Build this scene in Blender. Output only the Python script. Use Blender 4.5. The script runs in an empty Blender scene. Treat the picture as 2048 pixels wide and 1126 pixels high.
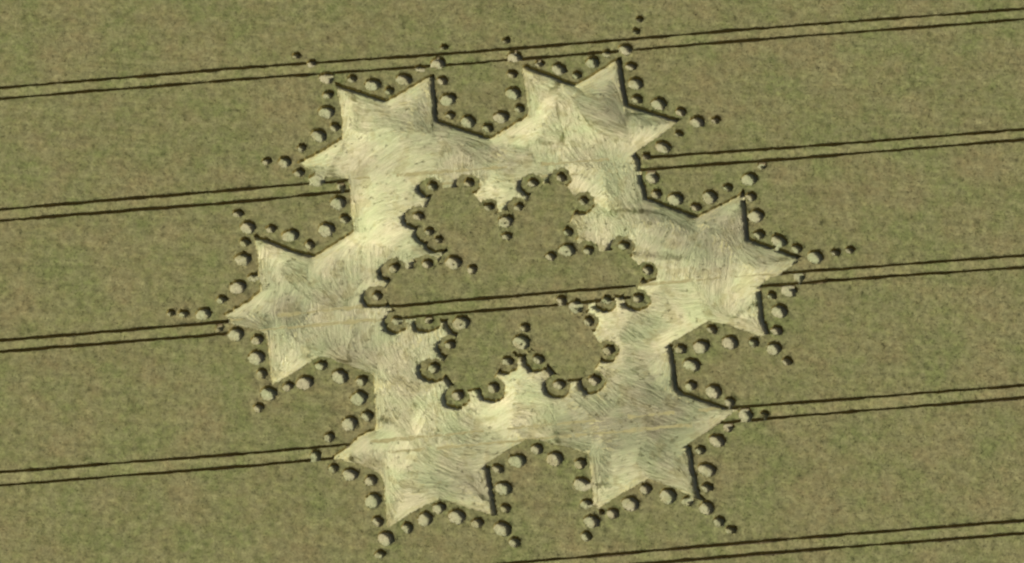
import bpy, math, random
import numpy as np
from mathutils import Matrix, Vector
from mathutils.geometry import delaunay_2d_cdt

random.seed(7); rng = np.random.default_rng(11)
scn = bpy.context.scene
col = scn.collection

# ------------------------------------------------------------------ camera
H = 0.82                       # height of the standing wheat
W_PX, H_PX, FPX = 2048.0, 1126.0, 6500.0
DIST, TILT, ROLL = 414.8, math.radians(30.62), math.radians(-4.15)
st, ct = math.sin(TILT), math.cos(TILT)
look = Vector((0, st, -ct)); right = Vector((1, 0, 0)); up = Vector((0, ct, st))
cr, sr = math.cos(ROLL), math.sin(ROLL)
r2 = cr * right - sr * up; u2 = sr * right + cr * up
cam_pos = Vector((0, 0, H)) - DIST * look
cam = bpy.data.cameras.new('Camera'); cam_o = bpy.data.objects.new('Camera', cam); col.objects.link(cam_o)
m = Matrix((r2, u2, -look)).transposed().to_4x4(); m.translation = cam_pos
cam_o.matrix_world = m
cam.sensor_fit = 'HORIZONTAL'; cam.sensor_width = 36.0; cam.lens = 36.0 * FPX / W_PX
cam.clip_start = 1.0; cam.clip_end = 20000.0
scn.camera = cam_o
# hand-held video from the air, focused a little short: the whole field is slightly soft
cam.dof.use_dof = True; cam.dof.focus_distance = 20.0; cam.dof.aperture_fstop = 9.0

# ------------------------------------------------------------------ light
SUN_AZ = math.radians(18.0)    # angle from +x towards +y (east is to the right)
SUN_EL = math.radians(46.5)
world = bpy.data.worlds.new('World'); scn.world = world; world.use_nodes = True
nt = world.node_tree; nt.nodes.clear()
sky = nt.nodes.new('ShaderNodeTexSky'); sky.sky_type = 'NISHITA'; sky.sun_disc = False
sky.sun_elevation = SUN_EL; sky.sun_rotation = math.pi / 2 - SUN_AZ; sky.altitude = 400; sky.air_density = 0.6; sky.dust_density = 8.0; sky.ozone_density = 0.0
bg = nt.nodes.new('ShaderNodeBackground'); bg.inputs['Strength'].default_value = 0.09
wo = nt.nodes.new('ShaderNodeOutputWorld')
nt.links.new(sky.outputs[0], bg.inputs[0]); nt.links.new(bg.outputs[0], wo.inputs[0])
sun = bpy.data.lights.new('Sun', 'SUN'); sun.energy = 4.8; sun.angle = math.radians(0.53); sun.color = (1.0, 0.95, 0.83)
sun_o = bpy.data.objects.new('Sun', sun); col.objects.link(sun_o)
sdir = Vector((math.cos(SUN_AZ) * math.cos(SUN_EL), math.sin(SUN_AZ) * math.cos(SUN_EL), math.sin(SUN_EL)))
sun_o.rotation_euler = sdir.to_track_quat('Z', 'Y').to_euler(); sun_o.location = sdir * 300
vs = scn.view_settings; vs.view_transform = 'Standard'; vs.look = 'None'; vs.exposure = 0.0; vs.gamma = 1.0
vs.use_curve_mapping = False

# ------------------------------------------------------------------ pixel -> field
R2, U2, LK, CP = (np.array(v) for v in (r2, u2, look, cam_pos))
def to_field(px, z=H):
    """pixel of the photograph -> point on the horizontal plane at height z"""
    px = np.atleast_2d(np.asarray(px, float))
    d = LK[None] * FPX + R2[None] * (px[:, :1] - W_PX / 2) - U2[None] * (px[:, 1:2] - H_PX / 2)
    t = (z - CP[2]) / d[:, 2]
    return (CP[None] + d * t[:, None])[:, :2]
MPP = DIST / FPX               # metres for one pixel at the centre

# ------------------------------------------------------------------ traced data
def crop_pts(x0, y0, s, rows): return [(x0 + X / s, y0 + Y / s, r) for X, Y, r in rows]
L_, S_ = 17.5, 12.0
ZO = 5.118
OUT = []
OUT += crop_pts(500, 60, ZO, [(480,255,10),(630,335,11.5),(785,485,16.5),(1045,490,11.5),(1260,550,L_),(1425,615,11.5),(1577,497,L_),
    (1745,385,11),(1925,330,16),(1990,170,9.5),(800,655,12.5),(787,828,L_),(870,985,12.5)])
OUT += crop_pts(480, 240, ZO, [(807,150,L_),(635,278,11.5),(458,422,15),(275,415,11),(605,530,12.5),(785,605,L_),(1035,670,11),(1007,838,L_),(1075,1005,12.5)])
OUT += crop_pts(400, 360, ZO, [(1298,495,L_+1),(1125,655,12),(925,557,L_),(730,490,12),(492,475,16.5),(395,335,11.5),(460,630,12),(440,800,L_),(545,990,12)])
OUT += crop_pts(300, 540, ZO, [(900,165,L_),(735,295,11.5),(550,440,16),(345,440,11),(215,430,9.5),(715,590,10),(880,650,L_),(1100,705,13),(1090,885,L_)])
OUT += crop_pts(440, 680, ZO, [(432,335,12),(500,540,L_),(395,685,12),(700,465,12),(872,425,L_),(1035,250,13),(1232,362,L_),(1455,410,13),
    (1425,585,L_+.5),(1510,765,13),(1330,845,L_),(1120,985,12)])
OUT += crop_pts(580, 800, ZO, [(265,560,13),(445,690,11),(620,752,16),(828,815,13.5),(855,1020,L_)])
OUT += crop_pts(700, 906, ZO, [(288,692,12.5),(372,865,17),(310,1030,11.5),(590,755,12.5),(772,662,16.5),(915,552,13.5),(1097,640,L_),(1305,705,12.5),
    (1565,768,L_),(1687,905,12.5),(1578,350,L_),(1515,150,12),(1592,560,11)])
OUT += crop_pts(800, 860, ZO, [(1205,302,L_),(1405,185,13),(1590,285,L_),(1850,335,13.5),(1865,548,L_),(1912,748,12.5),(1968,925,16)])
OUT += crop_pts(1100, 900, ZO, [(375,872,12.5),(530,630,7),(650,640,13),(828,540,L_),(988,388,13),(1210,465,L_+.5),(1412,515,13),(1605,582,16),
    (1738,725,12.5),(1860,810,11.5),(1612,192,L_),(1612,375,12.5)])
OUT += crop_pts(1150, 800, ZO, [(1285,505,11.5),(1460,405,16.5),(1575,275,12),(1752,140,15.5),(1945,135,9.5)])
OUT += crop_pts(1250, 640, ZO, [(575,290,13),(785,262,L_),(690,450,L_),(895,90,12),(1080,220,L_),(1322,222,12),(1530,285,16.5),(1662,415,11.5),
    (680,665,12.5),(913,720,L_),(1075,825,12)])
OUT += crop_pts(1300, 520, ZO, [(1330,515,L_),(1250,358,11),(1425,305,17),(1530,160,13),(1300,712,13)])
OUT += crop_pts(1400, 340, ZO, [(1185,880,17),(1390,835,11),(1540,810,11),(995,795,12.5),(812,715,L_),(612,650,12.5),(575,460,L_),(525,265,13),
    (510,82,L_),(290,172,11.5),(105,268,L_)])
OUT += crop_pts(1200, 220, ZO, [(1660,565,10),(982,985,12.5),(778,902,L_),(580,850,12.5),(538,680,16),(475,460,9),(650,370,17),(810,235,9.5),(998,112,16.5),(1188,92,10.5)])
OUT += crop_pts(1140, 20, ZO, [(720,88,9),(680,208,9.5),(570,395,15.5),(628,568,13),(675,745,L_),(690,905,13),(912,950,L_),(1140,1035,12.5),
    (235,525,16),(380,440,10.5),(75,655,11)])
OUT += crop_pts(840, 60, ZO, [(1425,390,17),(1228,338,11),(975,265,16),(885,100,10),(948,445,12.5),(957,637,17),(1020,795,12),(833,882,L_),(697,992,12.5),
    (498,925,17),(312,862,11.5),(290,702,L_),(233,512,13)])
ZI = 6.823
# lobes of the island, clockwise round each lobe: rim circles; then notch and heart circles
LOBES = {
 'upper left':  crop_pts(780,320,ZI,[(670,1075,10),(540,960,11),(390,750,12.5),(585,345,12),(1085,300,12),(1355,630,11.5)]),
 'upper right': crop_pts(980,320,ZI,[(400,625,11.5),(590,300,12),(975,225,12),(1285,550,11.5),(1075,970,12)]),
 'right-hand':  crop_pts(1060,450,ZI,[(805,335,11.5),(1285,270,12),(1615,605,12.5)])+crop_pts(1050,560,ZI,[(1550,235,12.5),(1120,255,11)]),
 'lower right': crop_pts(1050,560,ZI,[(875,555,12),(1150,940,13)])+crop_pts(980,650,ZI,[(1430,740,13.5),(950,800,13),(665,455,12.5)]),
 'lower left':  crop_pts(980,650,ZI,[(250,480,12.5)])+crop_pts(800,660,ZI,[(1280,780,13),(795,880,13.5),(470,510,13),(690,190,12)]),
 'left-hand':   crop_pts(710,570,ZI,[(1010,470,10),(575,475,12)])+crop_pts(710,450,ZI,[(305,955,12),(540,575,12.5),(990,520,12.5)]),
}
NOTCH = crop_pts(780,320,ZI,[(1580,820,16.5)])+crop_pts(1060,450,ZI,[(510,325,17.5)])+crop_pts(1050,560,ZI,[(700,350,16.5)])+\
        crop_pts(980,650,ZI,[(432,220,18.5)])+crop_pts(710,570,ZI,[(1450,500,17.5)])+crop_pts(710,450,ZI,[(1350,500,18)])
HEART = crop_pts(780,320,ZI,[(1600,1025,11.5)])+crop_pts(1060,450,ZI,[(285,415,12)])+crop_pts(1050,560,ZI,[(500,260,12)])+\
        crop_pts(980,650,ZI,[(480,25,11.5)])+crop_pts(710,450,ZI,[(1605,595,12)])
NOTCH_NAMES = ['top','upper right','lower right','bottom','lower left','upper left']

STAR = [(668,163),(773,197),(861,147),(868.5,147),(877,237),(980.5,272),(1057,226),(1047,152),(1044,130),(1051,127),(1152.6,165.5),(1236,113),
 (1242,114),(1257,205),(1364.5,238),(1311,277),(1271,304),(1281,314),(1286,353),(1296,391),(1388,426.5),(1396,429),(1478,387),(1485,376),(1489,379),
 (1500,474),(1604,511),(1586,531.5),(1552,550),(1516,572),(1522,575),(1529,629),(1541,669),(1521,672.5),(1466,653),(1417,641),(1339,687),(1346,690),
 (1357,772),(1367,782),(1455,811.5),(1480,815),(1443,843),(1420,860.6),(1376,887),(1383,890),(1390.5,937),(1401,987),(1413,1000),(1393,998),(1354,978),
 (1298,956.5),(1248.5,984),(1209,1009),(1197.5,1018),(1186,1007),(1182,949),(1176.5,908),(1132,893),(1073.6,878),(1050,879),(976,924.5),(972,930),(980,932),
 (988,985),(997,1033),(991,1031),(934.5,1015),(885.6,998),(876,998),(827,1023),(782,1052),(775,1055),(773,1033),(766.5,965),(762,948),(752,942.6),
 (717,929),(681.6,919),(663,912),(697,888),(721,866),(749,855),(752,845),(749,778),(747,750),(704,732.7),(651,713),(635,713),(596,740.6),(553,766),
 (545,770),(542,758),(536,699.5),(533,668),(505,657),(468,649),(444,628),(495,598.6),(520.5,577),(518,552),(513,500),(507,469),(512,467),(595.4,499.5),
 (617,505.5),(631,508),(707,457.5),(702,418),(700,374),(696,357),(648,353),(621,339.6),(592,324),(628.5,306.4),(683,273),(683.5,236),(674,177)]
TRAM = [  # upper rut, lower rut, description
 ([(-400,209),(5,175),(500,134),(900,107),(1240,79.5),(1548,54),(2040,17.6),(2450,-13)],
  [(-400,230.5),(5,196.6),(500,157),(900,129),(1240,101.5),(1548,76),(2040,39),(2450,8)], 'crossing the whole field above the stars'),
 ([(-400,453),(5,418.5),(500,376.6),(610,367.8),(700,360)], [(-400,473),(5,440.6),(500,401.6),(702,381.5)], 'running to the upper left star from the left'),
 ([(1285,314.5),(1310,312.8),(1600,293.3),(2040,259.2),(2450,227)], [(1278,339.3),(1600,315.7),(2040,279.5),(2450,246)], 'leaving the top right star to the right'),
 ([(-400,715),(5,680.7),(460,642)], [(-400,737),(5,702.7),(450,667.5),(470,665.5)], 'running to the tip of the left-hand star'),
 ([(732,611),(800,611),(1010,593),(1060,588.5),(1272,571.5)], [(795,635.5),(840,631.6),(1010,617.6),(1112,609.3),(1190,602),(1262,594.8)], 'crossing the central wheat island'),
 ([(1553,547),(1610,541.5),(1700,536.5),(2040,511),(2450,480)], [(1515,572.5),(1700,558),(2040,534.8),(2450,506)], 'leaving the tip of the right-hand star'),
 ([(-400,975),(5,943.8),(500,906),(702,888)], [(-400,1001.5),(5,970),(500,931.6),(680,914.5)], 'running to the bottom left star from the left'),
 ([(1460,815),(1490,813),(1650,801),(2040,770.8),(2450,739)], [(1440,845),(1650,827.5),(2040,795.5),(2450,762)], 'leaving the lower right star to the right'),
 ([(500,1170),(1150,1115),(1548,1080),(2040,1041.6),(2450,1009)], [(500,1197),(1150,1140),(1548,1105),(2040,1067),(2450,1035)], 'cutting the bottom right corner'),
]

# ------------------------------------------------------------------ small tools
def vnoise(x, y, scale, seed=0):
    """smooth value noise, -1..1"""
    r = np.random.default_rng(seed); T = r.uniform(-1, 1, (256, 256))
    u = x * scale; v = y * scale
    i = np.floor(u).astype(int); j = np.floor(v).astype(int); a = u - i; b = v - j
    a = a * a * (3 - 2 * a); b = b * b * (3 - 2 * b)
    g = lambda p, q: T[p & 255, q & 255]
    return (g(i, j) * (1 - a) + g(i + 1, j) * a) * (1 - b) + (g(i, j + 1) * (1 - a) + g(i + 1, j + 1) * a) * b
def inside(P, poly):
    x, y = P[:, 0], P[:, 1]; res = np.zeros(len(P), bool)
    lo, hi = poly.min(0), poly.max(0)
    idx = np.nonzero((x >= lo[0]) & (x <= hi[0]) & (y >= lo[1]) & (y <= hi[1]))[0]
    xs, ys = x[idx], y[idx]; r = np.zeros(len(idx), bool)
    q = np.roll(poly, -1, 0)
    for (x0, y0), (x1, y1) in zip(poly, q):
        if y0 == y1: continue
        c = (y0 > ys) != (y1 > ys)
        r ^= c & (xs < (x1 - x0) * (ys - y0) / (y1 - y0) + x0)
    res[idx] = r
    return res
def resample(P, step, closed=True, jit=0.0):
    out = []; n = len(P)
    for k in range(n if closed else n - 1):
        a, b = P[k], P[(k + 1) % n]; L = np.linalg.norm(b - a); s = max(1, int(round(L / step)))
        nrm = np.array([-(b - a)[1], (b - a)[0]]) / max(L, 1e-6)
        for t in range(s):
            p = a + (b - a) * t / s
            if jit: p = p + nrm * rng.normal(0, jit)
            out.append(p)
    if not closed: out.append(P[-1])
    return np.array(out)
def mesh_from(name, V, F, mat, rnd=None, parent=None, smooth=False):
    me = bpy.data.meshes.new(name)
    V = np.asarray(V, np.float32); F = np.asarray(F, np.int32); n = F.shape[1]
    me.vertices.add(len(V)); me.vertices.foreach_set('co', V.ravel())
    me.loops.add(F.size); me.loops.foreach_set('vertex_index', F.ravel())
    me.polygons.add(len(F)); me.polygons.foreach_set('loop_start', np.arange(0, F.size, n, dtype=np.int32))
    me.polygons.foreach_set('loop_total', np.full(len(F), n, np.int32))
    me.update(calc_edges=True); me.validate()
    if rnd is not None:
        at = me.attributes.new('rnd', 'FLOAT', 'POINT'); at.data.foreach_set('value', np.asarray(rnd, np.float32))
    me.polygons.foreach_set('use_smooth', np.full(len(me.polygons), smooth))
    me.materials.append(mat)
    o = bpy.data.objects.new(name, me); col.objects.link(o)
    if parent is not None: o.parent = parent
    return o
def tag(o, label=None, cat=None, group=None, kind=None):
    if label: o['label'] = label
    if cat: o['category'] = cat
    if group: o['group'] = group
    if kind: o['kind'] = kind
    return o

# ------------------------------------------------------------------ materials
def new_mat(name):
    mt = bpy.data.materials.new(name); mt.use_nodes = True; t = mt.node_tree
    b = t.nodes['Principled BSDF']; b.inputs['Roughness'].default_value = 0.85; b.inputs['Specular IOR Level'].default_value = 0.15
    return mt, t, b
def noise(t, vec, scale, detail=3, rough=0.55):
    n = t.nodes.new('ShaderNodeTexNoise'); n.inputs['Scale'].default_value = scale; n.inputs['Detail'].default_value = detail
    n.inputs['Roughness'].default_value = rough; t.links.new(vec, n.inputs['Vector']); return n.outputs['Fac']
def remap(t, v, a, b, c, d):
    n = t.nodes.new('ShaderNodeMapRange'); t.links.new(v, n.inputs[0])
    for i, x in enumerate((a, b, c, d)): n.inputs[1 + i].default_value = x
    return n.outputs[0]
def mixc(t, f, a, b, mode='MIX'):
    n = t.nodes.new('ShaderNodeMix'); n.data_type = 'RGBA'; n.blend_type = mode
    if isinstance(f, float): n.inputs[0].default_value = f
    else: t.links.new(f, n.inputs[0])
    for s, x in ((6, a), (7, b)):
        if isinstance(x, tuple): n.inputs[s].default_value = (*x, 1)
        else: t.links.new(x, n.inputs[s])
    return n.outputs[2]
def scale_col(t, c, f):
    n = t.nodes.new('ShaderNodeVectorMath'); n.operation = 'SCALE'; t.links.new(c, n.inputs[0]); t.links.new(f, n.inputs['Scale']); return n.outputs[0]
def mul(t, a, b):
    n = t.nodes.new('ShaderNodeMath'); n.operation = 'MULTIPLY'; t.links.new(a, n.inputs[0]); t.links.new(b, n.inputs[1]); return n.outputs[0]
def attr(t, name):
    n = t.nodes.new('ShaderNodeAttribute'); n.attribute_name = name; return n.outputs['Fac']
def bump(t, b, h, dist, strength=0.6):
    n = t.nodes.new('ShaderNodeBump'); n.inputs['Distance'].default_value = dist; n.inputs['Strength'].default_value = strength
    t.links.new(h, n.inputs['Height']); t.links.new(n.outputs[0], b.inputs['Normal'])
qa, qb = to_field([(5, 175), (2040, 17.6)]); ROW = math.atan2(*(qb - qa)[::-1])
def wheat_material(name, use_rnd, gain=1.0, rnd_on=True):
    mt, t, b = new_mat(name); rg = (0.80, 1.20) if use_rnd else (0.86, 1.14)
    g = t.nodes.new('ShaderNodeNewGeometry').outputs['Position']
    f1 = remap(t, noise(t, g, 0.14, 5, 0.68), 0.38, 0.62, 0, 1)
    c = mixc(t, f1, (0.124 * gain, 0.138 * gain, 0.049 * gain), (0.157 * gain, 0.140 * gain, 0.062 * gain))
    f2 = remap(t, noise(t, g, 0.75, 3, 0.6), 0.4, 0.62, 0, 0.55)
    c = mixc(t, f2, c, (0.168 * gain, 0.164 * gain, 0.077 * gain))
    v = mul(t, remap(t, noise(t, g, 5.0, 2), 0.3, 0.7, 0.80, 1.20), remap(t, noise(t, g, 1.3, 3, 0.65), 0.3, 0.7, 0.77, 1.23))
    mp = t.nodes.new('ShaderNodeMapping'); mp.inputs['Rotation'].default_value = (0, 0, -ROW); mp.inputs['Scale'].default_value = (0.05, 1.5, 0.0)
    t.links.new(g, mp.inputs['Vector'])
    v = mul(t, v, remap(t, noise(t, mp.outputs[0], 1.0, 3, 0.6), 0.3, 0.7, 0.88, 1.12))      # drill rows
    if rnd_on: v = mul(t, v, remap(t, attr(t, 'rnd'), 0, 1, *rg))
    t.links.new(scale_col(t, c, v), b.inputs['Base Color'])
    return mt, t, b, g
M = {}
M['canopy'], t, b, g = wheat_material('wheat_canopy', False)
bump(t, b, noise(t, g, 7.0, 3), 0.06, 0.7)
M['ears'], t, b, g = wheat_material('wheat_ears', True, 1.08)
M['stalk'], t, b = new_mat('wheat_stalks')
g = t.nodes.new('ShaderNodeNewGeometry').outputs['Position']
c = mixc(t, remap(t, noise(t, g, 3.0, 3), 0.3, 0.7, 0, 1), (0.18, 0.155, 0.045), (0.27, 0.215, 0.07))
t.links.new(c, b.inputs['Base Color'])
M['straw'], t, b = new_mat('laid_straw')
g = t.nodes.new('ShaderNodeNewGeometry').outputs['Position']
c = mixc(t, remap(t, noise(t, g, 0.20, 3, 0.6), 0.38, 0.62, 0, 1), (0.425, 0.455, 0.255), (0.49, 0.465, 0.29))
c = mixc(t, remap(t, noise(t, g, 0.42, 3, 0.65), 0.54, 0.60, 0, 0.45), c, (0.33, 0.305, 0.14))
v = remap(t, attr(t, 'rnd'), 0, 1, 0.56, 1.30)
t.links.new(scale_col(t, c, v), b.inputs['Base Color']); b.inputs['Roughness'].default_value = 0.6
M['mat'], t, b = new_mat('trodden_straw')
g = t.nodes.new('ShaderNodeNewGeometry').outputs['Position']
c = mixc(t, remap(t, noise(t, g, 2.2, 4, 0.6), 0.35, 0.65, 0, 1), (0.36, 0.34, 0.16), (0.48, 0.46, 0.24))
t.links.new(c, b.inputs['Base Color']); bump(t, b, noise(t, g, 6.0, 3), 0.05)
M['soil'], t, b = new_mat('bare_soil')
g = t.nodes.new('ShaderNodeNewGeometry').outputs['Position']
c = mixc(t, noise(t, g, 2.0, 4), (0.12, 0.095, 0.05), (0.20, 0.17, 0.09)); t.links.new(c, b.inputs['Base Color'])
bump(t, b, noise(t, g, 9.0, 3), 0.03)
M['rut'], t, b = new_mat('trodden_rut')
g = t.nodes.new('ShaderNodeNewGeometry').outputs['Position']
c = mixc(t, noise(t, g, 2.5, 4), (0.20, 0.185, 0.08), (0.32, 0.30, 0.15)); t.links.new(c, b.inputs['Base Color'])
M['far'], t, b, g = wheat_material('distant_wheat', False, 0.85, False)

# ------------------------------------------------------------------ plan of the field
star = to_field(STAR); star_j = resample(star, 0.38, True, 0.06)
outer = [(to_field((x, y))[0], r * MPP) for x, y, r in OUT]
lobes = {k: [(to_field((x, y))[0], r * MPP) for x, y, r in v] for k, v in LOBES.items()}
notch = [(to_field((x, y))[0], r * MPP) for x, y, r in NOTCH]
heart = [(to_field((x, y))[0], r * MPP) for x, y, r in HEART]
order = ['upper left', 'upper right', 'right-hand', 'lower right', 'lower left', 'left-hand']
isl = []; bulge = []
for n_, name in enumerate(order):                     # clockwise: lobe rim then the notch after it
    ring = lobes[name]; cen = np.mean([c for c, r in ring], 0)
    for c, r in ring:
        d = cen - c; d = d / np.linalg.norm(d)
        isl.append(c + d * 0.65); bulge.append((c + np.array([-0.14, -0.16]), max(r + 0.68, 1.42) * rng.uniform(0.88, 1.08)))
    nc, nr = notch[{'upper left': 0, 'upper right': 1, 'right-hand': 2, 'lower right': 3, 'lower left': 4, 'left-hand': 5}[name]]
    isl.append(nc); bulge.append((nc, nr + 0.55))
isl = np.array(isl); isl_j = resample(isl, 0.45, True, 0.04)
def disc(c, r, jit=0.05, n=None):
    n = n or max(14, int(2 * math.pi * r / 0.28)); a = np.linspace(0, 2 * math.pi, n, endpoint=False) + rng.uniform(0, 1)
    el = 1 + rng.uniform(0.0, 0.09) * np.cos(2 * (a - rng.uniform(0, 3.1)))
    rr = r * el + rng.normal(0, jit, n)
    return np.stack([c[0] + rr * np.cos(a), c[1] + rr * np.sin(a)], 1)
pits = [disc(c, r) for c, r in outer] + [disc(c, r) for k in order for c, r in lobes[k]] + [disc(c, r) for c, r in notch + heart]
bulges = [disc(c, r, 0.10) for c, r in bulge]
shoulders = [c0 + (P_ - c0) * (1 + 0.26 / np.linalg.norm(P_ - c0, axis=1, keepdims=True)) for P_ in pits for c0 in [P_.mean(0)]]
def strip(pts, w):
    P = resample(to_field(pts), 0.9, False); P[:, 1] += rng.normal(0, 0.012, len(P))
    T = np.gradient(P, axis=0); T /= np.linalg.norm(T, axis=1)[:, None]; N = np.stack([-T[:, 1], T[:, 0]], 1)
    q = vnoise(P[:, 0], P[:, 1], 0.3, 41)[:, None] * 0.085
    wl = w / 2 + q + rng.normal(0, 0.02, (len(P), 1)); wr = w / 2 + q + rng.normal(0, 0.02, (len(P), 1))
    return P + N * wl, P - N * wr
ruts = []
for upper, lower, text in TRAM:
    ruts.append([strip(upper, 0.45), strip(lower, 0.45)])
FAINT = [((702,358),(1285,314)),((702,382),(1278,339)),((460,642),(735,612)),((470,665),(795,636)),((1262,595),(1515,573)),((1272,571),(1553,547)),
         ((702,888),(1460,815)),((680,914),(1440,845))]
faint = [to_field(q, 0.03) for q in FAINT]
rut_polys = [np.concatenate([a, b[::-1]]) for pr in ruts for a, b in pr]
X0, X1, Y0, Y1 = -92., 92., -70., 70.
rect = resample(np.array([(X0, Y0), (X1, Y0), (X1, Y1), (X0, Y1)]), 3.0)
view = to_field([(-60, -60), (2108, -60), (2108, 1186), (-60, 1186)])
vx0, vx1, vy0, vy1 = view[:, 0].min(), view[:, 0].max(), view[:, 1].min(), view[:, 1].max()

# constrained triangulation of the whole plan
verts = []; edges = []
def add_loop(P):
    k = len(verts); n = len(P); verts.extend(map(tuple, P)); edges.extend((k + i, k + (i + 1) % n) for i in range(n))
for P in [rect, star_j, isl_j] + bulges + pits + rut_polys: add_loop(P)
def grid(x0, x1, y0, y1, s):
    gx, gy = np.meshgrid(np.arange(x0 + s / 2, x1, s), np.arange(y0 + s / 2, y1, s))
    P = np.stack([gx.ravel(), gy.ravel()], 1); return P + rng.uniform(-0.42, 0.42, P.shape) * s
P1 = grid(vx0, vx1, vy0, vy1, 0.5)
P2 = grid(X0 + 1, X1 - 1, Y0 + 1, Y1 - 1, 2.5)
P2 = P2[(P2[:, 0] < vx0) | (P2[:, 0] > vx1) | (P2[:, 1] < vy0) | (P2[:, 1] > vy1)]
def in_any(P, polys):
    r = np.zeros(len(P), bool)
    for q in polys: r |= inside(P, q)
    return r
def regions(P):
    s = inside(P, star); return s
P1 = P1[~inside(P1, star) | in_any(P1, [isl] + bulges)]
P1 = P1[~in_any(P1, shoulders + rut_polys)]; SH = np.concatenate(shoulders); SH = SH[~in_any(SH, pits + rut_polys)]
SH = SH[~inside(SH, star_j) | in_any(SH, [isl_j] + bulges)]; verts.extend(map(tuple, SH))
verts.extend(map(tuple, P1)); verts.extend(map(tuple, P2))
res = delaunay_2d_cdt([Vector(v) for v in verts], edges, [], 0, 1e-4, False)
V = np.array([tuple(v) for v in res[0]]); T = np.array([f for f in res[2] if len(f) == 3])
C = V[T].mean(1)
a, b_, c_ = V[T[:, 0]], V[T[:, 1]], V[T[:, 2]]
area = 0.5 * np.abs((b_[:, 0] - a[:, 0]) * (c_[:, 1] - a[:, 1]) - (b_[:, 1] - a[:, 1]) * (c_[:, 0] - a[:, 0]))
in_star = inside(C, star_j); in_isl = inside(C, isl_j) | in_any(C, bulges); in_hole = in_any(C, pits + rut_polys)
is_field = ~in_star & ~in_hole; is_isl = in_star & in_isl & ~in_hole; is_flat = in_star & ~in_isl & ~in_any(C, pits)

gaps = [np.concatenate([pr[0][1], pr[1][0][::-1]]) for pr in ruts]
def canopy_z(x, y):
    return H + 0.045 * vnoise(x, y, 0.25, 1) + 0.045 * vnoise(x, y, 0.9, 2) + 0.04 * vnoise(x, y, 2.3, 3)

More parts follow.
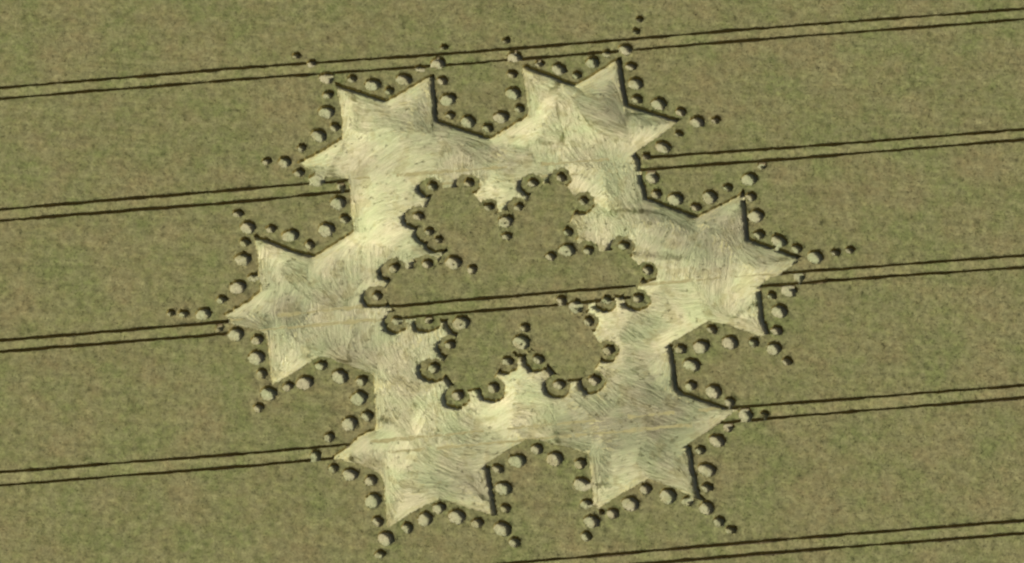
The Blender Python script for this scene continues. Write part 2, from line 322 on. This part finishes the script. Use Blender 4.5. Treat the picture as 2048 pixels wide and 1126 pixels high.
def wheat_body(name, sel, mat):
    """top of the standing crop and its cut edges"""
    t = T[sel]; used, inv = np.unique(t, return_inverse=True); t = inv.reshape(-1, 3)
    p = V[used]
    cr_ = (p[t[:, 1], 0] - p[t[:, 0], 0]) * (p[t[:, 2], 1] - p[t[:, 0], 1]) - (p[t[:, 1], 1] - p[t[:, 0], 1]) * (p[t[:, 2], 0] - p[t[:, 0], 0])
    t[cr_ < 0] = t[cr_ < 0][:, ::-1]
    e = np.concatenate([t[:, [0, 1]], t[:, [1, 2]], t[:, [2, 0]]]); key = np.sort(e, 1)
    _, idx, cnt = np.unique(key[:, 0].astype(np.int64) * 10000000 + key[:, 1], return_index=True, return_counts=True)
    be = e[idx[cnt == 1]]
    z = canopy_z(p[:, 0], p[:, 1]) + rng.normal(0, 0.05, len(p))
    onb = np.zeros(len(p), bool); onb[be.ravel()] = True
    z[onb] -= rng.uniform(0.01, 0.08, int(onb.sum()))
    rim = onb & in_any(p, shoulders); z[rim] -= rng.uniform(0.0, 0.06, int(rim.sum()))
    tone = np.where(in_any(p, gaps), 0.95, 0.45)
    top = mesh_from(name, np.column_stack([p, z]), t, mat, rnd=tone, smooth=True)
    bv, binv = np.unique(be, return_inverse=True); be2 = binv.reshape(-1, 2); nb = len(bv)
    wv = np.concatenate([np.column_stack([p[bv], z[bv] - 0.003]), np.column_stack([p[bv], np.full(nb, -0.02)])])
    wf = np.column_stack([be2[:, 0], be2[:, 0] + nb, be2[:, 1] + nb, be2[:, 1]])
    wall = mesh_from('cut_edge', wv, wf, M['stalk'], parent=top)
    # stalks standing along the cut edges
    A, B = p[be[:, 0]], p[be[:, 1]]; Ln = np.linalg.norm(B - A, axis=1)
    n = np.maximum(1, (Ln / 0.09).astype(int)); k = np.repeat(np.arange(len(be)), n); f = rng.uniform(0, 1, len(k))
    q = A[k] + (B - A)[k] * f[:, None]; d = (B - A)[k] / np.maximum(Ln[k], 1e-6)[:, None]
    nrm = np.stack([d[:, 1], -d[:, 0]], 1)       # outwards
    vis = (q[:, 0] > vx0) & (q[:, 0] < vx1) & (q[:, 1] > vy0) & (q[:, 1] < vy1); q, d, nrm = q[vis], d[vis], nrm[vis]; m_ = len(q)
    base = q - nrm * rng.uniform(0, 0.05, (m_, 1)); topp = q + nrm * rng.normal(0.0, 0.06, (m_, 1)) + d * rng.normal(0, 0.10, (m_, 1))
    w = rng.uniform(0.012, 0.035, (m_, 1)); zt = H + rng.normal(-0.03, 0.09, m_)
    sv = np.empty((m_, 4, 3)); sv[:, 0, :2] = base - d * w; sv[:, 1, :2] = base + d * w; sv[:, 2, :2] = topp + d * w * 1.6; sv[:, 3, :2] = topp - d * w * 1.6
    sv[:, :2, 2] = 0.0; sv[:, 2:, 2] = zt[:, None]
    st_ = mesh_from('edge_stalks', sv.reshape(-1, 3), np.arange(m_ * 4).reshape(-1, 4), M['ears'], rnd=np.repeat(rng.uniform(0, 1, m_), 4), parent=top)
    tag(st_, kind='stuff')
    # ears sticking out of the canopy
    ar = area[sel] * ((C[sel][:, 0] > vx0) & (C[sel][:, 0] < vx1) & (C[sel][:, 1] > vy0) & (C[sel][:, 1] < vy1))
    N = int(ar.sum() * EARS); ti = rng.choice(len(ar), N, p=ar / ar.sum())
    r1, r2_ = np.sqrt(rng.uniform(0, 1, N)), rng.uniform(0, 1, N)
    tri3 = np.column_stack([p, z])[t[ti]]
    P = tri3[:, 0] * (1 - r1)[:, None] + tri3[:, 1] * (r1 * (1 - r2_))[:, None] + tri3[:, 2] * (r1 * r2_)[:, None]
    an = rng.uniform(0, math.pi * 2, N); hw = rng.uniform(0.03, 0.075, N); hh = rng.uniform(0.06, 0.17, N)
    lean = rng.normal(0, 0.05, (N, 2)) + np.array([-0.03, -0.02])
    tv = np.empty((N, 3, 3)); dx = np.stack([np.cos(an), np.sin(an)], 1) * hw[:, None]
    tv[:, 0, :2] = P[:, :2] - dx; tv[:, 1, :2] = P[:, :2] + dx; tv[:, 2, :2] = P[:, :2] + lean
    tv[:, :2, 2] = P[:, 2:3] - 0.03; tv[:, 2, 2] = P[:, 2] + hh
    er = mesh_from('wheat_ears', tv.reshape(-1, 3), np.arange(N * 3).reshape(-1, 3), M['ears'], rnd=np.repeat(np.clip(rng.uniform(0, 1, N) + 0.35 * (tone[t[ti, 0]] > 0.8), 0, 1.2), 3), parent=top)
    tag(er, kind='stuff')
    return top
EARS = 26

# ------------------------------------------------------------------ setting
gr = mesh_from('ground', [(-6000, -6000, -0.06), (6000, -6000, -0.06), (6000, 6000, -0.06), (-6000, 6000, -0.06)], [(0, 1, 2, 3)], M['far'])
tag(gr, kind='structure')
so = mesh_from('soil', [(X0, Y0, -0.012), (X1, Y0, -0.012), (X1, Y1, -0.012), (X0, Y1, -0.012)], [(0, 1, 2, 3)], M['soil']); tag(so, kind='structure')
fld = wheat_body('standing_wheat', is_field, M['canopy'])
tag(fld, 'olive green standing wheat field surrounding the flattened star pattern', 'wheat', kind='stuff')
isl_o = wheat_body('wheat_island', is_isl, M['canopy'])
tag(isl_o, 'six-lobed island of standing wheat in the middle of the flattened star ring', 'wheat')

for (upper, lower, text), pr in zip(TRAM, ruts):
    root = bpy.data.objects.new('tramline', None); col.objects.link(root)
    c0 = np.mean([pr[0][0].mean(0), pr[1][0].mean(0)], 0); root.location = (c0[0], c0[1], 0)
    tag(root, 'pair of dark tractor wheel tracks in the wheat ' + text, 'track', 'tractor tramlines', 'structure')
    for a_, b2 in pr:
        n = len(a_); vv = np.concatenate([a_, b2]) - c0
        vv = np.column_stack([vv, rng.normal(0.004, 0.008, 2 * n)])
        i = np.arange(n - 1); mesh_from('wheel_track', vv, np.column_stack([i + n, i + n + 1, i + 1, i]), M['soil'], parent=root)

# old ruts that still show through the laid straw
for q in faint:
    P = resample(q, 0.5, False); P[:, 1] += rng.normal(0, 0.05, len(P)); keep = inside(P, star_j) & ~in_any(P, [isl_j] + bulges)
    P = P[keep]; c0 = P.mean(0); n = len(P); wd = np.clip(0.17 + 0.16 * vnoise(P[:, 0], P[:, 1], 0.35, 51) + rng.normal(0, 0.06, n), 0.03, 0.36)
    d = P[-1] - P[0]; d = d / np.linalg.norm(d); nn = np.array([-d[1], d[0]])
    gap = (np.linalg.norm(np.diff(P, axis=0), axis=1) < 0.9) & (vnoise(P[:-1, 0], P[:-1, 1], 0.22, 52 + len(P)) > -0.25)
    vv = np.concatenate([P + nn * wd[:, None], P - nn * wd[:, None]]) - c0; i = np.arange(n - 1)[gap]
    o = mesh_from('old_wheel_track', np.column_stack([vv, rng.uniform(0.07, 0.12, 2 * n)]), np.column_stack([i + n, i + n + 1, i + 1, i]), M['rut'])
    o.location = (c0[0], c0[1], 0); tag(o, kind='structure')
# ------------------------------------------------------------------ flattened ring
def straw_ridges(P, ang, L, w, h, z0, tilt=0.0):
    """little bundles of laid stalks: tapered ridges"""
    n = len(P); d = np.stack([np.cos(ang), np.sin(ang)], 1); s = np.stack([-d[:, 1], d[:, 0]], 1)
    bend = rng.normal(0, 0.06, (n, 1)) * L[:, None]
    v = np.empty((n, 6, 3))
    v[:, 0, :2] = P - d * L[:, None] / 2; v[:, 1, :2] = P - s * w[:, None] / 2 + s * bend; v[:, 2, :2] = P + s * w[:, None] / 2 + s * bend
    v[:, 3, :2] = P + d * L[:, None] / 2; v[:, 4, :2] = P + s * bend - d * L[:, None] * .2; v[:, 5, :2] = P + s * bend + d * L[:, None] * .2
    v[:, :4, 2] = (z0 - 0.02)[:, None]; v[:, 4:, 2] = (z0 + h)[:, None]
    rise = np.broadcast_to(tilt, (n,)) * L
    v[:, 3, 2] += rise; v[:, 5, 2] += rise * .7; v[:, 4, 2] += rise * .3; v[:, 1:3, 2] += rise[:, None] * .5
    f = np.array([(0, 1, 4), (1, 5, 4), (1, 3, 5), (3, 2, 5), (2, 4, 5), (2, 0, 4)])
    return v.reshape(-1, 3), (np.arange(n)[:, None, None] * 6 + f[None]).reshape(-1, 3)
ring = bpy.data.objects.new('flattened_ring', None); col.objects.link(ring)
tag(ring, 'broad ring of pale flattened straw shaped as six joined stars', 'crop formation')
t = T[is_flat]; used, inv = np.unique(t, return_inverse=True); p = V[used]
mesh_from('trodden_mat', np.column_stack([p, 0.015 + rng.uniform(0, 0.02, len(p))]), inv.reshape(-1, 3), M['mat'], parent=ring)
lo, hi = star.min(0), star.max(0)
NC = 150; seeds = rng.uniform(lo, hi, (NC, 2)); turn = rng.normal(0, 0.5, NC); flip = rng.uniform(0, 1, NC) < 0.35; grey = rng.normal(0, 1, NC)
# darker (negative) and paler patches added to the straw tone: pixel, radius in pixels, tone
TONE_PATCHES = [(to_field((x, y), 0.0)[0], r * MPP, a) for x, y, r, a in [(880,235,70,-.2),(960,300,60,-.15),(1220,215,60,-.24),(1300,235,45,-.2),(1240,350,70,-.1),(1340,430,85,-.22),(1440,470,75,-.24),
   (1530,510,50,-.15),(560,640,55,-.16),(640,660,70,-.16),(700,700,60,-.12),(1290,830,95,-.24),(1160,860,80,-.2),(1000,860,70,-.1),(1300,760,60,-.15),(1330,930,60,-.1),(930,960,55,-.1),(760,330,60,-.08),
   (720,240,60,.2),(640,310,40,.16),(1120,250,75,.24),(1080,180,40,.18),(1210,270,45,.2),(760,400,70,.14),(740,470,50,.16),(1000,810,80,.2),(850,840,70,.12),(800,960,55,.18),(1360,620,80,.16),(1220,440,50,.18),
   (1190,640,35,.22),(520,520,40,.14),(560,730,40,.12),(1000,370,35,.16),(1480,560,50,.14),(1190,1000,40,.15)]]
def lay(P):
    """direction of lay: along the nearest edge close to it, swirling round the ring elsewhere, in panels trodden one after another"""
    best = np.full(len(P), 1e9); tang = np.zeros(len(P))
    for A, B in zip(star, np.roll(star, -1, 0)):
        d = B - A; L2 = d @ d
        if L2 < 1.0: continue
        tt = np.clip(((P - A) @ d) / L2, 0, 1); dist = np.linalg.norm(P - A - tt[:, None] * d, axis=1)
        u = dist < best; best[u] = dist[u]; tang[u] = math.atan2(d[1], d[0])
    Q = P + 1.6 * np.stack([vnoise(P[:, 0], P[:, 1], 0.16, 31), vnoise(P[:, 0], P[:, 1], 0.16, 32)], 1)
    near = np.full(len(P), 1e9); cell = np.zeros(len(P), int)
    for k, sd in enumerate(seeds):
        dd = ((Q - sd) ** 2).sum(1); u = dd < near; near[u] = dd[u]; cell[u] = k
    th = np.arctan2(P[:, 1], P[:, 0]); swirl = th + math.pi / 2 - 0.3 + turn[cell] + 0.5 * vnoise(P[:, 0], P[:, 1], 0.12, 21)
    swirl = np.where(flip[cell], swirl + math.pi, swirl)
    w = np.exp(-(best / 2.4) ** 2); tang = np.where(np.cos(tang - swirl) < 0, tang + math.pi, tang)
    ang = np.angle(w * np.exp(1j * tang) + (1 - w) * np.exp(1j * swirl)) + 0.22 * vnoise(P[:, 0], P[:, 1], 0.3, 22)
    clump = vnoise(P[:, 0], P[:, 1], 0.8, 23)
    tone = 0.52 + 0.12 * clump + 0.10 * vnoise(P[:, 0], P[:, 1], 1.7, 25) + 0.06 * vnoise(P[:, 0], P[:, 1], 0.17, 24) + 0.08 * np.clip(grey[cell], -1.6, 1.3)
    for (x, y), r, a in TONE_PATCHES:
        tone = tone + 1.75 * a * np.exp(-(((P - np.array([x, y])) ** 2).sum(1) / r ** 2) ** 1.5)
    return ang, best, clump, tone
def on_floor(n):
    P = rng.uniform(lo, hi, (int(n * 4), 2)); P = P[inside(P, star_j)]; return P[~in_any(P, [isl_j] + bulges + pits)][:n]
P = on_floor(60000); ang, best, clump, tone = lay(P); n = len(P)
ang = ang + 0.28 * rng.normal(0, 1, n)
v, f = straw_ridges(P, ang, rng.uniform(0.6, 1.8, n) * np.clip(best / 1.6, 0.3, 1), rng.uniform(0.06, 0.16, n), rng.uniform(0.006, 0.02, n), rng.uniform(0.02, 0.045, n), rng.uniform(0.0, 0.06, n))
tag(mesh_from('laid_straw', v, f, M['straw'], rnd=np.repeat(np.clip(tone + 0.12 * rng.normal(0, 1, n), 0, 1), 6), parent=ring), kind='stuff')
# long combed swathes that follow the lay
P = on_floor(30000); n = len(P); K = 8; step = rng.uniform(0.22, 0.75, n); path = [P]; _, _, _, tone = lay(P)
for k in range(K - 1):
    ang, best, _, _ = lay(path[-1]); go = np.clip(best / 0.5, 0, 1) * step
    path.append(path[-1] + np.stack([np.cos(ang), np.sin(ang)], 1) * go[:, None])
path = np.array(path)                                        # K, n, 2
bad = ~inside(path[-1], star_j) | in_any(path[-1], [isl_j] + bulges) | in_any(path[K // 2], [isl_j] + bulges)
path = path[:, ~bad]; tone = tone[~bad]; n = path.shape[1]
D = np.gradient(path, axis=0); D /= np.maximum(np.linalg.norm(D, axis=2, keepdims=True), 1e-6); N2 = np.stack([-D[..., 1], D[..., 0]], 2)
taper = np.sin(np.linspace(0.25, math.pi - 0.12, K))[:, None, None]; wd = rng.uniform(0.016, 0.05, (1, n, 1)) * taper
zz = rng.uniform(0.05, 0.085, (1, n, 1)); hh = rng.uniform(0.008, 0.028, (1, n, 1)) * taper
vv = np.empty((K, 3, n, 3))
vv[:, 0, :, :2] = path - N2 * wd; vv[:, 1, :, :2] = path; vv[:, 2, :, :2] = path + N2 * wd
vv[:, 0, :, 2] = vv[:, 2, :, 2] = (zz - 0.012)[..., 0]; vv[:, 1, :, 2] = (zz + hh)[..., 0]
vv = vv.transpose(2, 0, 1, 3).reshape(-1, 3)
q = np.array([(3 * k + c, 3 * k + 3 + c, 3 * k + 4 + c, 3 * k + 1 + c) for k in range(K - 1) for c in (0, 1)])[:, ::-1]
ff = (np.arange(n)[:, None, None] * 3 * K + q[None]).reshape(-1, 4)
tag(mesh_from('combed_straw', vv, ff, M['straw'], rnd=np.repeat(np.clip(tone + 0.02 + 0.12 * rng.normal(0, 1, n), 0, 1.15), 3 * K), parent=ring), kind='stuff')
# stray tufts still half standing on the laid floor
NT = 550
P = rng.uniform(lo, hi, (NT * 4, 2)); P = P[inside(P, star_j)]; P = P[~in_any(P, [isl_j] + bulges + pits)][:NT]
k = np.repeat(np.arange(len(P)), 6); q = P[k] + rng.normal(0, 0.10, (len(k), 2)); an = rng.uniform(0, 6.28, len(k)); n = len(k)
tv = np.empty((n, 3, 3)); dx = np.stack([np.cos(an), np.sin(an)], 1) * 0.06
tv[:, 0, :2] = q - dx; tv[:, 1, :2] = q + dx; tv[:, 2, :2] = q + rng.normal(0, 0.12, (n, 2)); tv[:, :2, 2] = 0.0; tv[:, 2, 2] = rng.uniform(0.15, 0.38, n)
tag(mesh_from('stray_stalks', tv.reshape(-1, 3), np.arange(n * 3).reshape(-1, 3), M['ears'], rnd=np.repeat(rng.uniform(0, 1, n), 3), parent=ring), kind='stuff')

# ------------------------------------------------------------------ flattened circles
def circle_mesh(variant):
    """swirled floor of a unit circle: mat plus a spiral of laid bundles"""
    n = 20; a = np.linspace(0, 2 * math.pi, n, endpoint=False)
    vv = [(0, 0, 0.02)] + [(1.06 * math.cos(x), 1.06 * math.sin(x), 0.012) for x in a]
    ff = [(0, 1 + i, 1 + (i + 1) % n) for i in range(n)]
    k = 64; rr = np.sqrt(rng.uniform(0.02, 0.92, k)); aa = rng.uniform(0, 2 * math.pi, k)
    P = np.stack([rr * np.cos(aa), rr * np.sin(aa)], 1); ang = aa + math.pi / 2 + (0.35 if variant % 2 else -0.3) + rng.normal(0, 0.2, k)
    v, f = straw_ridges(P, ang, rng.uniform(0.4, 0.85, k) * np.clip(1.25 - rr, 0.3, 1), rng.uniform(0.08, 0.16, k), rng.uniform(0.008, 0.025, k), rng.uniform(0.025, 0.045, k))
    vv = np.concatenate([np.array(vv), v]); ff = np.concatenate([np.array(ff), f + n + 1])
    rd = np.concatenate([np.full(n + 1, 0.15), np.repeat(np.clip(rng.uniform(0.08, 0.36) + 0.16 * rng.normal(0, 1, k), 0, 1), 6)])
    o = mesh_from('flattened_circle', vv, ff, M['straw'], rnd=rd); me = o.data; bpy.data.objects.remove(o); return me
CM = [circle_mesh(i) for i in range(6)]
def tuft_mesh():
    n = 16; an = rng.uniform(0, 6.28, n); q = rng.normal(0, 0.07, (n, 2)); tv = np.empty((n, 3, 3)); dx = np.stack([np.cos(an), np.sin(an)], 1) * 0.05
    tv[:, 0, :2] = q - dx; tv[:, 1, :2] = q + dx; tv[:, 2, :2] = q + rng.normal(0, 0.08, (n, 2)); tv[:, :2, 2] = 0; tv[:, 2, 2] = rng.uniform(0.12, 0.3, n)
    o = mesh_from('centre_tuft', tv.reshape(-1, 3), np.arange(n * 3).reshape(-1, 3), M['ears'], rnd=np.repeat(rng.uniform(0, 1, n), 3)); me = o.data; bpy.data.objects.remove(o); return me
TM = tuft_mesh()
ORD = ['first', 'second', 'third', 'fourth', 'fifth', 'sixth', 'seventh', 'eighth', 'ninth', 'tenth', 'eleventh', 'twelfth', 'thirteenth', 'fourteenth',
       'fifteenth', 'sixteenth', 'seventeenth', 'eighteenth', 'nineteenth', 'twentieth'] 
ORD += ['twenty-' + w for w in ORD[:9]] + ['thirtieth'] + ['thirty-' + w for w in ORD[:9]]
def put_circle(c, r, label, group, tuft=False):
    o = bpy.data.objects.new('flattened_circle', random.choice(CM)); col.objects.link(o)
    o.location = (c[0], c[1], 0); o.rotation_euler.z = random.uniform(0, 6.28); o.scale = (r, r, 1)
    tag(o, label, 'crop circle', group)
    if tuft:
        q = bpy.data.objects.new('centre_tuft', TM); col.objects.link(q); q.parent = o; q.scale = (1 / r, 1 / r, 1)
arms = [('upper left star', (730, 245)), ('top right star', (1185, 195)), ('right-hand star', (1480, 545)), ('lower right star', (1320, 905)),
        ('bottom left star', (840, 945)), ('left-hand star', (575, 615))]
cen = to_field((1020, 582))[0]; groups = {a[0]: [] for a in arms}
for (c, r), (px, py, pr_) in zip(outer, OUT):
    k = min(arms, key=lambda a: (a[1][0] - px) ** 2 + (a[1][1] - py) ** 2); kc = to_field(k[1])[0]
    inward = math.atan2(*(cen - kc)[::-1]); an = math.atan2(*(c - kc)[::-1])
    groups[k[0]].append(((inward - an) % (2 * math.pi), c, r, pr_))
TUFTS = {(1313, 212), (1275, 535), (1557, 623)}
for name, lst in groups.items():
    lst.sort(key=lambda q: q[0])
    for i, (_, c, r, pr_) in enumerate(lst):
        size = 'large' if pr_ > 14 else ('small' if pr_ > 10 else 'tiny')
        put_circle(c, r, f'{size} flattened circle, {ORD[i]} clockwise from the centre side around the {name}', 'circles edging the stars', tuft=False)
for name in order:
    for i, (c, r) in enumerate(lobes[name]):
        put_circle(c, r, f'small flattened circle, {ORD[i]} clockwise along the rim of the island\'s {name} lobe', 'circles rimming the central island')
for (c, r), name in zip(notch, NOTCH_NAMES):
    put_circle(c, r, f'large pale circle in the {name} notch between two lobes of the island', 'circles in the notches of the island', tuft=True)
for (c, r), name in zip(heart, ['top', 'upper right', 'lower right', 'bottom', 'upper left']):
    put_circle(c, r, f'small flattened circle inside the island next to its {name} notch circle', 'circles in the heart of the island')
print('circles', len(outer) + len(notch) + len(heart), 'tris field', int(is_field.sum()), 'flat area', area[is_flat].sum())
